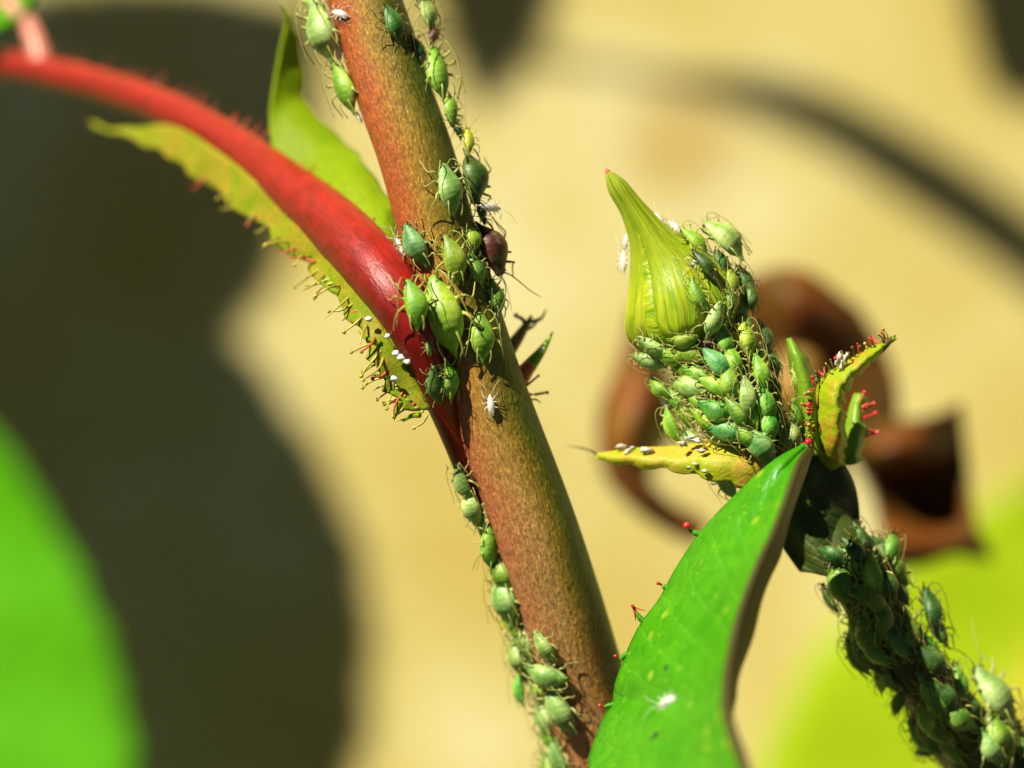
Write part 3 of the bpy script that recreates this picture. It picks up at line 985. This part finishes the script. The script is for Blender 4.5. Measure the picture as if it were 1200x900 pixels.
# ------------------------------------------------------------------ aphids
APH = {
    'green': mat_aphid('aphid_green', (0.085, 0.27, 0.014), (0.17, 0.36, 0.030), (0.28, 0.27, 0.06)),
    'lime': mat_aphid('aphid_lime', (0.16, 0.34, 0.012), (0.27, 0.42, 0.028), (0.36, 0.32, 0.07)),
    'pale': mat_aphid('aphid_pale', (0.17, 0.31, 0.055), (0.27, 0.38, 0.10), (0.36, 0.36, 0.12), 0.20),
    'blue': mat_aphid('aphid_blue_green', (0.06, 0.24, 0.045), (0.15, 0.34, 0.085), (0.28, 0.27, 0.07), 0.08),
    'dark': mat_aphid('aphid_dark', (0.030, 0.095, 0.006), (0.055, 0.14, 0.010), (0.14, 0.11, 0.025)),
    'brown': mat_aphid('aphid_brown', (0.055, 0.011, 0.005), (0.085, 0.020, 0.008), (0.09, 0.045, 0.018)),
    'yellow': mat_aphid('aphid_yellow', (0.38, 0.46, 0.02), (0.46, 0.50, 0.04), (0.50, 0.42, 0.08)),
    'skin': SKIN,
}
UNIT = 0.0025      # metres for one body length in the meshes


_ts = np.array([0, .03, .07, .11, .17, .26, .36, .47, .58, .69, .79, .87, .92, .955, .985, 1])
_ws = np.array([.010, .024, .032, .048, .095, .155, .195, .212, .207, .182, .142, .103, .088, .076, .045, .012])
_grid = np.linspace(0, 1, 201)
_prof = np.interp(_grid, _ts, _ws)
for _ in range(3):
    _prof[3:-3] = np.convolve(_prof, np.ones(7) / 7, 'same')[3:-3]


def body_profile(t, w):
    return np.interp(t, _grid, _prof) * w


def aphid_proto(seed, w=1.0, legs=1.0, back_feelers=True, bend=0.0, corn=1.0):
    rr = random.Random(seed)
    V, F = [], []
    n, m = 20, 40
    for i in range(m + 1):
        t = i / m
        hw = body_profile(t, w)
        hh = hw * (0.62 + 0.16 * min(1, t / 0.3))
        y = t - 0.5
        xc = bend * 0.12 * math.sin(math.pi * t)
        zc = 0.035 + max(hh, 0.09 + 0.05 * math.sin(math.pi * t))
        for j in range(n):
            a = 2 * math.pi * j / n
            flat = 0.8 if math.sin(a) < 0 else 1.0
            sg = 1 + 0.008 * math.sin(t * 62)
            V.append((xc + hw * math.cos(a) * sg, y, zc + hh * math.sin(a) * flat * sg))
    for i in range(m):
        for j in range(n):
            F.append((i * n + j, i * n + (j + 1) % n, (i + 1) * n + (j + 1) % n, (i + 1) * n + j))
    F.append(tuple(range(n)))
    F.append(tuple(m * n + j for j in range(n)))
    for s in (-1, 1):
        for k, (y0, fy, ty) in enumerate(((0.24, 0.16, 0.30), (0.14, 0.05, 0.02), (0.03, -0.14, -0.38))):
            j1, j2 = rr.uniform(-.05, .05), rr.uniform(-.09, .09)
            hw = body_profile(y0 + 0.5, w)
            out = (0.085 + rr.uniform(-.03, .03)) * legs
            path = [(s * hw * 0.5, y0, 0.11), (s * (hw + out * 0.5), y0 + fy * 0.6, 0.20), (s * (hw + out), y0 + fy + j1, 0.23 + rr.uniform(-.04, .04)),
                    (s * (hw + out * 1.5), y0 + ty * 0.6 + j1, 0.12), (s * (hw + out * 1.75), y0 + ty + j2, 0.0), (s * (hw + out * 1.9), y0 + ty + j2 + (.05 if k < 2 else -.05), -0.01)]
            tv, tf, _ = tube(path, [0.028, 0.022, 0.015, 0.0125, 0.0115, 0.010], 8, 16)
            o = len(V)
            V += [tuple(q) for q in tv]
            F += [tuple(o + x for x in f) for f in tf]
    raw = bpy.data.meshes.new('raw')
    raw.from_pydata([tuple(map(float, v)) for v in V], [], F)
    bm = bmesh.new()
    bm.from_mesh(raw)
    bmesh.ops.recalc_face_normals(bm, faces=bm.faces)
    bm.to_mesh(raw)
    bm.free()
    ob = bpy.data.objects.new('raw', raw)
    COL.objects.link(ob)
    md = ob.modifiers.new('remesh', 'REMESH')
    md.mode = 'VOXEL'
    md.voxel_size = 0.0092
    sm = ob.modifiers.new('smooth', 'SMOOTH')
    sm.factor = 0.4
    sm.iterations = 2
    dc = ob.modifiers.new('decimate', 'DECIMATE')
    dc.ratio = 0.22
    dg = bpy.context.evaluated_depsgraph_get()
    me = bpy.data.meshes.new_from_object(ob.evaluated_get(dg))
    bpy.data.objects.remove(ob)
    bpy.data.meshes.remove(raw)
    at = me.attributes.new('limb', 'FLOAT', 'POINT')
    vals = []
    for v in me.vertices:
        x, y, z = v.co
        t = y + 0.5
        xc = bend * 0.12 * math.sin(math.pi * min(1, max(0, t)))
        hw = body_profile(min(1, max(0, t)), w) if 0 <= t <= 1 else 0.0
        q = (abs(x - xc) - hw) / 0.03
        vals.append(min(1, max(0, q)))
    at.data.foreach_set('value', vals)
    me.transform(Matrix.Scale(UNIT, 4))
    me.polygons.foreach_set('use_smooth', [True] * len(me.polygons))
    parts = []
    for s in (-1, 1):
        j = rr.uniform(-.05, .05)
        if back_feelers:
            ap = [(s * .05, .45, .17), (s * .10, .53, .26), (s * (.19 + j), .44, .33), (s * (.27 + j), .18, .33), (s * (.31 + j), -.12, .28), (s * (.36 + j), -.36, .22)]
        else:
            ap = [(s * .05, .45, .17), (s * .09, .55, .25), (s * (.20 + j), .74, .28), (s * (.34 + j), .92, .24), (s * (.50 + j), 1.05, .18)]
        parts.append(('antenna', make_mesh('antenna', tube(ap, [.014, .010, .008, .007, .006, .005][:len(ap)], 5, 18), None, UNIT)))
        hw = body_profile(0.28, w)
        cp = [(s * hw * .62, -.18, .25), (s * hw * .74, -.28, .265), (s * hw * .74, -.38, .235), (s * hw * .60, -.18 - .31 * corn, .20)]
        parts.append(('cornicle', make_mesh('cornicle', tube(cp, [.017, .0135, .012, .0125], 7, 10), None, UNIT)))
        parts.append(('eye', make_mesh('eye', ball((s * .078 * w, .425, .17), .024, 8), None, UNIT)))
    return me, parts


PROTOS = [aphid_proto(1, 1.0, 0.9, True, 0.0), aphid_proto(2, 0.92, 1.0, True, 0.5), aphid_proto(3, 1.06, 1.1, False, -0.4), aphid_proto(4, 0.85, 1.0, True, -0.7),
          aphid_proto(5, 1.12, 0.9, True, 0.4), aphid_proto(6, 0.78, 1.5, False, 0.2, 0.6),
          aphid_proto(7, 1.0, 0.45, True, 0.4), aphid_proto(8, 1.1, 0.5, True, -0.5), aphid_proto(9, 0.9, 0.5, True, 0.7)]
variants = {}


def variant(k, kind):
    key = (k, kind)
    if key not in variants:
        me, parts = PROTOS[k]
        b_ = me.copy()
        b_.name = 'aphid'
        b_.materials.clear()
        b_.materials.append(APH[kind])
        out = []
        for nm, pm in parts:
            q = pm.copy()
            q.name = nm
            q.materials.clear()
            lim = {'dark': LIMB_DK, 'brown': LIMB_DK, 'skin': SKIN, 'pale': LIMB_PALE, 'lime': LIMB_PALE, 'yellow': LIMB_PALE}.get(kind, LIMB)
            if nm == 'eye':
                lim = EYE
            elif nm == 'cornicle' and kind in ('green', 'pale', 'lime', 'blue'):
                lim = LIMB_PALE
            q.materials.append(lim)
            out.append((nm, q))
        variants[key] = (b_, out)
    return variants[key]


def bvh(*datas):
    V, F = [], []
    for v, f, _ in datas:
        o = len(V)
        V += [Vector(q) for q in v]
        F += [tuple(o + x for x in g) for g in f]
    return BVHTree.FromPolygons(V, F)


EYEPT = Vector((0, -D, 0))


def on_surface(tree, px, py):
    d = (P(px, py, 0) - EYEPT).normalized()
    hit = tree.ray_cast(EYEPT, d)
    if hit[0] is not None:
        n = hit[1]
        if n.dot(d) > 0:
            n = -n
        return hit[0], n
    best = None
    for k in range(-60, 90):
        q = EYEPT + d * (D + k * 0.1)
        r = tree.find_nearest(q)
        if best is None or r[3] < best[0]:
            best = (r[3], r[0], (q - r[0]).normalized(), q)
    n = (best[2] + Vector((0, -0.75, 0.15))).normalized()
    q = best[1] + (best[3] - best[1]) * min(1.0, 0.7 / max(best[0], 1e-6))
    return q, n


def add_aphid(tree, px, py, Lpx, ang, kind, label, group, proto=None, parts=True, lift=0.0, roll=0.0, wide=1.0, name='aphid', cat='aphid'):
    pos, n = on_surface(tree, px, py)
    n = (n + Vector((0, -0.35, 0))).normalized()
    f = Vector((math.cos(R(ang)), 0, math.sin(R(ang))))
    f = (f - n * f.dot(n))
    if f.length < 0.25:
        f = Vector((0, -1, 0)) - n * (-n.y)
    f.normalize()
    side = f.cross(n).normalized()
    rot = Matrix((side, f, n)).transposed().to_4x4()
    if roll:
        rot = rot @ Matrix.Rotation(R(roll), 4, 'Y')
    L = Lpx * 1.10 / PXMM * (D + pos.y) / D
    pos = pos - Vector((n.x, 0, n.z)) * 0.17 * L
    s = L / 2.5
    k = rng.randrange(5) if proto is None else proto
    me, ch = variant(k, kind)
    o = bpy.data.objects.new(name, me)
    COL.objects.link(o)
    o.matrix_world = Matrix.Translation((pos + n * (lift - 0.02)) * MM) @ rot @ Matrix.Diagonal((s * wide, s, s * (1 + wide) / 2, 1))
    tag(o, label, cat, group)
    if parts:
        for nm, m in ch:
            if kind == 'skin' and nm == 'eye':
                continue
            c = bpy.data.objects.new(nm, m)
            COL.objects.link(c)
            c.parent = o
    return o


T_STEM = bvh(stem_data, pet_data)
T_SHOOT = bvh(sh_data, bud_data, ped_data)
T_LEAF = bvh(lf_data)

G1 = 'aphids on the thick reddish stem'
for e in [
    (487, 289, 54, 118, 'blue', 0, 'smooth emerald aphid where the red leaf stalk meets the stem, beside white flakes'),
    (529, 306, 58, 104, 'lime', 1, 'slim yellow green aphid on the sunny face of the stem above the largest one'),
    (520, 371, 92, 106, 'lime', 0, 'largest plump bright green aphid on the middle of the thick stem'),
    (484, 358, 58, 100, 'lime', 1, 'speckled yellow green aphid touching the red leaf stalk beside the largest aphid'),
    (565, 396, 56, 92, 'lime', 0, 'upright light green aphid by the dark side of the stem, below right of the largest'),
    (526, 446, 50, 112, 'green', 0, 'green aphid just under the largest one, at the end of the stem colony'),
    (513, 452, 46, 104, 'dark', 3, 'darker aphid pressed against the red stalk base under the colony'),
    (553, 281, 34, 100, 'lime', 4, 'small rounded green aphid next to the dark brown one'),
    (560, 316, 40, 115, 'green', 2, 'small dull green aphid right below the rounded one near the brown aphid'),
    (581, 349, 46, 98, 'green', 0, 'glossy green aphid on the shaded edge of the stem under the brown aphid'),
    (574, 291, 66, 295, 'brown', 2, 'large dark brown aphid with long feelers on the shaded edge of the stem'),
    (527, 223, 60, 100, 'pale', 0, 'grey green aphid lying along the stem above the main colony'),
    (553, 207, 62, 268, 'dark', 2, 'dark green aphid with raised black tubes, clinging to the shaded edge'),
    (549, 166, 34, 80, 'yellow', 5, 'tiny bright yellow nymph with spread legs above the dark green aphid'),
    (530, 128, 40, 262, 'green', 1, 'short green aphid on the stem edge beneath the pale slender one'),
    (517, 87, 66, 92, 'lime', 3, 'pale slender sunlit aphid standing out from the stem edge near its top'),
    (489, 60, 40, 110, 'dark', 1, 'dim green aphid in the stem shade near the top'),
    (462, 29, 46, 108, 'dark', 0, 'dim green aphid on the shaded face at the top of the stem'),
    (504, 14, 46, 100, 'pale', 1, 'pale blue green aphid at the very top of the stem edge'),
    (511, 40, 30, 60, 'brown', 5, 'small wine red aphid at the top of the stem edge'),
    (493, -4, 44, 100, 'green', 1, 'green aphid cut by the top of the stem colony'),
    (502, 409, 18, 100, 'pale', 5, 'tiny pale nymph on the red stalk base'),
    (536, 152, 26, 110, 'dark', 1, 'small dark aphid hidden on the stem edge above the yellow nymph'),
    (565, 248, 30, 280, 'dark', 5, 'small blackish aphid between the dark green and the brown aphid'),
]:
    add_aphid(T_STEM, *e[:5], e[6], G1, proto=e[5], wide=1.12)
G2 = 'aphids on the sunny left flank at the top of the stem'
for e in [(376, 40, 72, 112, 'pale', 4, 'big blurred pale green aphid hanging on the upper sunny flank'),
          (402, 106, 62, 118, 'lime', 1, 'yellowish aphid seen from below under the big pale one'),
          (366, 8, 50, 110, 'pale', 1, 'pale aphid at the upper end of the sunny flank')]:
    add_aphid(T_STEM, *e[:5], e[6], G2, proto=e[5])
G3 = 'blurred aphids along the lower left flank of the stem'


def flank_label(e):
    word = {'green': 'mid green', 'lime': 'yellow green', 'pale': 'pale greyish'}[e[4]]
    return 'blurred ' + word + ' aphid on the sunny flank of the stem, ' + ('just below the red stalk' if e[1] < 660 else 'beside the crosswise aphid' if e[1] < 815 else 'below the crosswise aphid')


for e in [(540, 566, 40, 110, 'pale'), (550, 594, 38, 280, 'pale'), (561, 612, 26, 100, 'green'), (572, 640, 50, 100, 'lime'), (582, 672, 42, 112, 'green'), (586, 702, 54, 100, 'pale'),
          (594, 722, 40, 285, 'lime'), (606, 748, 50, 120, 'pale'), (600, 770, 36, 100, 'pale'), (606, 808, 34, 95, 'green'), (626, 806, 36, 110, 'lime'),
          (631, 842, 44, 112, 'pale'), (642, 862, 44, 118, 'lime'), (652, 886, 48, 110, 'pale'), (617, 780, 40, 60, 'pale'), (636, 905, 40, 100, 'green')]:
    add_aphid(T_STEM, e[0] + 5, e[1], e[2] * 1.18, e[3], e[4], flank_label(e), G3, lift=0.05)
for e in [(639, 757, 42, 122, 'pale', 'light aphid with its back to the sun, above the crosswise one low on the stem'),
          (640, 788, 54, 356, 'pale', 'aphid lying crosswise on the lower stem'),
          (657, 832, 64, 116, 'pale', 'long pale aphid on the stem just below the crosswise one')]:
    add_aphid(T_STEM, *e[:5], e[5], G3, lift=0.1)

G4 = 'aphids crowded on the bud and its base'
WORD = {'green': 'mid green', 'lime': 'yellow green', 'pale': 'pale greyish', 'dark': 'dark green', 'blue': 'blue green'}


def crowd_label(e):
    x, y, kind = e[0], e[1], e[4]
    where = ('on the shaded cheek of the rose bud' if y < 392 else 'at the outer sunny edge of the crowd below the bud' if x < 800 else
             'at the shaded edge of the crowd next to the withered leaf' if x > 890 else 'directly under the rose bud' if y < 432 else
             'in the middle of the crowd below the bud' if y < 482 else 'in the crowd just above the long bract')
    return WORD[kind] + ' aphid ' + where


def shade_label(t, off, kind):
    where = 'upper' if t < 0.62 else 'middle' if t < 0.78 else 'lowest'
    edge = 'leaf side' if off < -15 else 'outer side' if off > 15 else 'centre'
    return WORD[kind] + ' aphid on the ' + edge + ' of the shaded shoot, ' + where + ' part'



for e in [(846, 285, 62, 128, 'pale', 4, 'big blue green aphid on the shoulder of the bud, outlined against the wall'),
          (811, 287, 44, 130, 'lime', 1, 'green aphid high on the bud under white flakes'),
          (852, 334, 42, 82, 'lime', 0, 'oval yellow green aphid on the shaded cheek of the bud'),
          (820, 345, 40, 118, 'lime', 3, 'light aphid lying flat on the sunny face of the bud'),
          (834, 374, 46, 80, 'pale', 2, 'pale aphid with visible legs at the foot of the bud'),
          (863, 364, 40, 70, 'pale', 2, 'pale aphid on the outer edge of the bud above the crowd'),
          (801, 394, 36, 20, 'lime', 4, 'dotted aphid tucked under the bud'),
          (842, 428, 50, 135, 'blue', 0, 'vivid blue green aphid in the middle of the crowd below the bud'),
          (786, 502, 46, 112, 'lime', 3, 'narrow bright yellow green aphid above the long bract'),
          (855, 503, 52, 178, 'blue', 0, 'blue green aphid lying level near the end of the crowd'),
          (888, 523, 56, 130, 'blue', 4, 'broad blue green aphid just above the leaf tip'),
          (845, 575, 44, 120, 'pale', 1, 'pale blurred aphid hanging below the long bract'),
          (825, 403, 24, 10, 'brown', 5, 'tiny rust brown aphid under the bud')]:
    add_aphid(T_SHOOT, *e[:5], e[6], G4, proto=e[5], lift=0.25)
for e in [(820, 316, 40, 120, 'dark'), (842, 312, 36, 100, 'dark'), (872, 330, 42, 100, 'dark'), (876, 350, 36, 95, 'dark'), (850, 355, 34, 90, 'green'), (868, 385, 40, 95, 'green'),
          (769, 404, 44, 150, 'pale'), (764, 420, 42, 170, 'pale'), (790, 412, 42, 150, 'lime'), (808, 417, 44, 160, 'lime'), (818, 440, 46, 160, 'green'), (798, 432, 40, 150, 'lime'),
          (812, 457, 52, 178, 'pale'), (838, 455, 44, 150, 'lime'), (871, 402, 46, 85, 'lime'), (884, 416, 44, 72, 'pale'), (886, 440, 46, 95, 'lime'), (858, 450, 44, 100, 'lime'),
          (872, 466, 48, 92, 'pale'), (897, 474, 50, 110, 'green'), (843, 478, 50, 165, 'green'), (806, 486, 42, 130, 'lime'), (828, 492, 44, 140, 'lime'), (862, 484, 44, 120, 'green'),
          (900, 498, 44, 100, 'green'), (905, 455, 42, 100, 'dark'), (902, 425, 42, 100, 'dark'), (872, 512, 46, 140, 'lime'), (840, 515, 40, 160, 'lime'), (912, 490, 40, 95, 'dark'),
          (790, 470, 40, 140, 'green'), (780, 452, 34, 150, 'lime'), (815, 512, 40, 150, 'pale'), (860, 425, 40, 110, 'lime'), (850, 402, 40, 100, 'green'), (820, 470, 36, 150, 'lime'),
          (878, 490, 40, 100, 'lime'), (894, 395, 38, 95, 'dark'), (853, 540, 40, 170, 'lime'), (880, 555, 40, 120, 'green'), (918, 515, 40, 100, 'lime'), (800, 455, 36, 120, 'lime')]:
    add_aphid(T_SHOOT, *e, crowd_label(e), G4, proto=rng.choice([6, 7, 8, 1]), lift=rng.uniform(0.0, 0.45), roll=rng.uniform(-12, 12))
LR = 'green aphid sitting between the crowd and the gland fringed bract'
for e in [(927, 488, 46, 110, 'lime'), (932, 446, 44, 95, 'lime'), (940, 500, 40, 100, 'lime'), (924, 510, 36, 100, 'pale'), (946, 470, 34, 95, 'lime')]:
    add_aphid(T_SHOOT, *e, LR, 'aphids beside the bracts', lift=0.35)

G5 = 'shaded aphids covering the lower shoot'
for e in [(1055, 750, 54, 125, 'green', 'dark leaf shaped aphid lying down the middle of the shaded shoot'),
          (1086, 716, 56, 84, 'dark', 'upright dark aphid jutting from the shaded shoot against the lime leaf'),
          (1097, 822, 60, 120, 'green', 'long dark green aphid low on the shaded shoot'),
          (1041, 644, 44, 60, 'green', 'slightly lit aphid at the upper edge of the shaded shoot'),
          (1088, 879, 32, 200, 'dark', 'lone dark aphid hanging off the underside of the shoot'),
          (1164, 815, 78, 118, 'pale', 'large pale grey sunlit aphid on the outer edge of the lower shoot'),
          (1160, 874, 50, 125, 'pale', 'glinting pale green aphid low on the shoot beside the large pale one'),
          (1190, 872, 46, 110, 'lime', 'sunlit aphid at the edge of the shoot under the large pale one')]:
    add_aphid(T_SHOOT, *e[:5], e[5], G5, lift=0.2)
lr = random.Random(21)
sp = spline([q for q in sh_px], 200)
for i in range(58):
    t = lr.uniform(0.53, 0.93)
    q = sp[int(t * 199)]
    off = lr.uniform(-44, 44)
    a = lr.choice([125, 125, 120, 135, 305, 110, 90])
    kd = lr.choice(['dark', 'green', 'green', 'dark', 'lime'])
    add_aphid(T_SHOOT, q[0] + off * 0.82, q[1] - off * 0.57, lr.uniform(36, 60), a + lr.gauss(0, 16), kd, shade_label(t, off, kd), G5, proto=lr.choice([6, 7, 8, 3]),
              lift=lr.uniform(0, 0.4), roll=lr.uniform(-15, 15))

# ------------------------------------------------------------------ shed skins, droplets, specks
GS = 'white shed aphid skins'
for tr, e in [(T_STEM, (597, 236, 32, 5, 'bright white shed skin sticking out beside the dark green aphid')),
              (T_STEM, (468, 290, 26, 100, 'crumpled white shed skin in the fork of the red stalk and stem')),
              (T_STEM, (400, 17, 26, 170, 'white shed skin at the top of the stem')),
              (T_STEM, (398, 62, 26, 95, 'pinkish shed skin between the two aphids on the upper sunny flank')),
              (T_STEM, (575, 476, 26, 95, 'grey shed skin with thin legs alone on the stem below the colony')),
              (T_STEM, (422, 138, 16, 130, 'small white shed skin under the yellowish aphid')),
              (T_SHOOT, (820, 308, 28, 205, 'chalk white shed skin on the sunny shoulder of the bud')),
              (T_SHOOT, (772, 258, 22, 110, 'white flake near the neck of the bud')),
              (T_SHOOT, (792, 268, 24, 130, 'greyish flake stuck below the neck of the bud')),
              (T_SHOOT, (731, 308, 28, 95, 'blurred white skin on the sunny edge of the bud')),
              (T_SHOOT, (734, 284, 20, 80, 'small blurred skin above the white one on the bud edge')),
              (T_SHOOT, (891, 497, 18, 90, 'tiny white skin among the aphids over the leaf tip')),
              (T_SHOOT, (766, 480, 20, 110, 'round white skin beside the crowd above the long bract')),
              (T_LEAF, (785, 822, 34, 175, 'white shed skin lying on the bright green leaf'))]:
    o = add_aphid(tr, *e[:4], 'skin', e[4], GS, proto=5, lift=0.08, name='shed_skin', cat='shed skin', wide=0.9)
# crumbs on the bracts
for i, (x, y, d) in enumerate([(728, 523, 2.4), (741, 525, 2.2), (735, 529, 2), (758, 527, 1.6), (808, 513, 0.8), (817, 516, 0.6), (800, 520, 0.7), (823, 528, 0.4), (826, 552, 0.2), (808, 548, 0.6), (815, 544, 0.5)]):
    o = put('crumb', make_mesh('crumb', ball(P(x, y, d), rng.uniform(0.09, 0.17), 8, (1.4, 0.7, 0.6), 0.75, i), CRUMB), br1)
for i, (x, y) in enumerate([(984, 418), (990, 421), (986, 426), (993, 416), (980, 424)]):
    put('crumb', make_mesh('crumb', ball(P(x, y, 0.5), rng.uniform(0.07, 0.12), 8, (0.8, 0.8, 1.4), 0.7, i), CRUMB), br3)
GD = 'white droplets on the hairy stipule'
for i, (x, y, d, r) in enumerate([(454, 394, -.9, .10), (464, 414, -.7, .13), (470, 419, -.6, .14), (477, 424, -.5, .11), (462, 444, -.1, .13), (500, 420, 0, .10), (432, 374, -1.8, .12)]):
    put('droplet', make_mesh('droplet', ball(P(x, y, pd(min(x + 35, 470)) - 0.5), r * 0.9, 10, (1.3, 0.8, 0.9), 0.35, i), DROP), st2)
put('droplet', make_mesh('droplet', ball(P(635, 410, 2.6), 0.12, 10), DROP), tip2)
for i, (x, y, r) in enumerate([(783, 783, .1), (771, 862, .13), (747, 762, .05), (766, 866, .08)]):
    q, n = on_surface(T_LEAF, x, y)
    o = put('speck', make_mesh('speck', ball(q + n * 0.06, r, 8, (1, 1, 1), 0.2, i), FRASS), front)
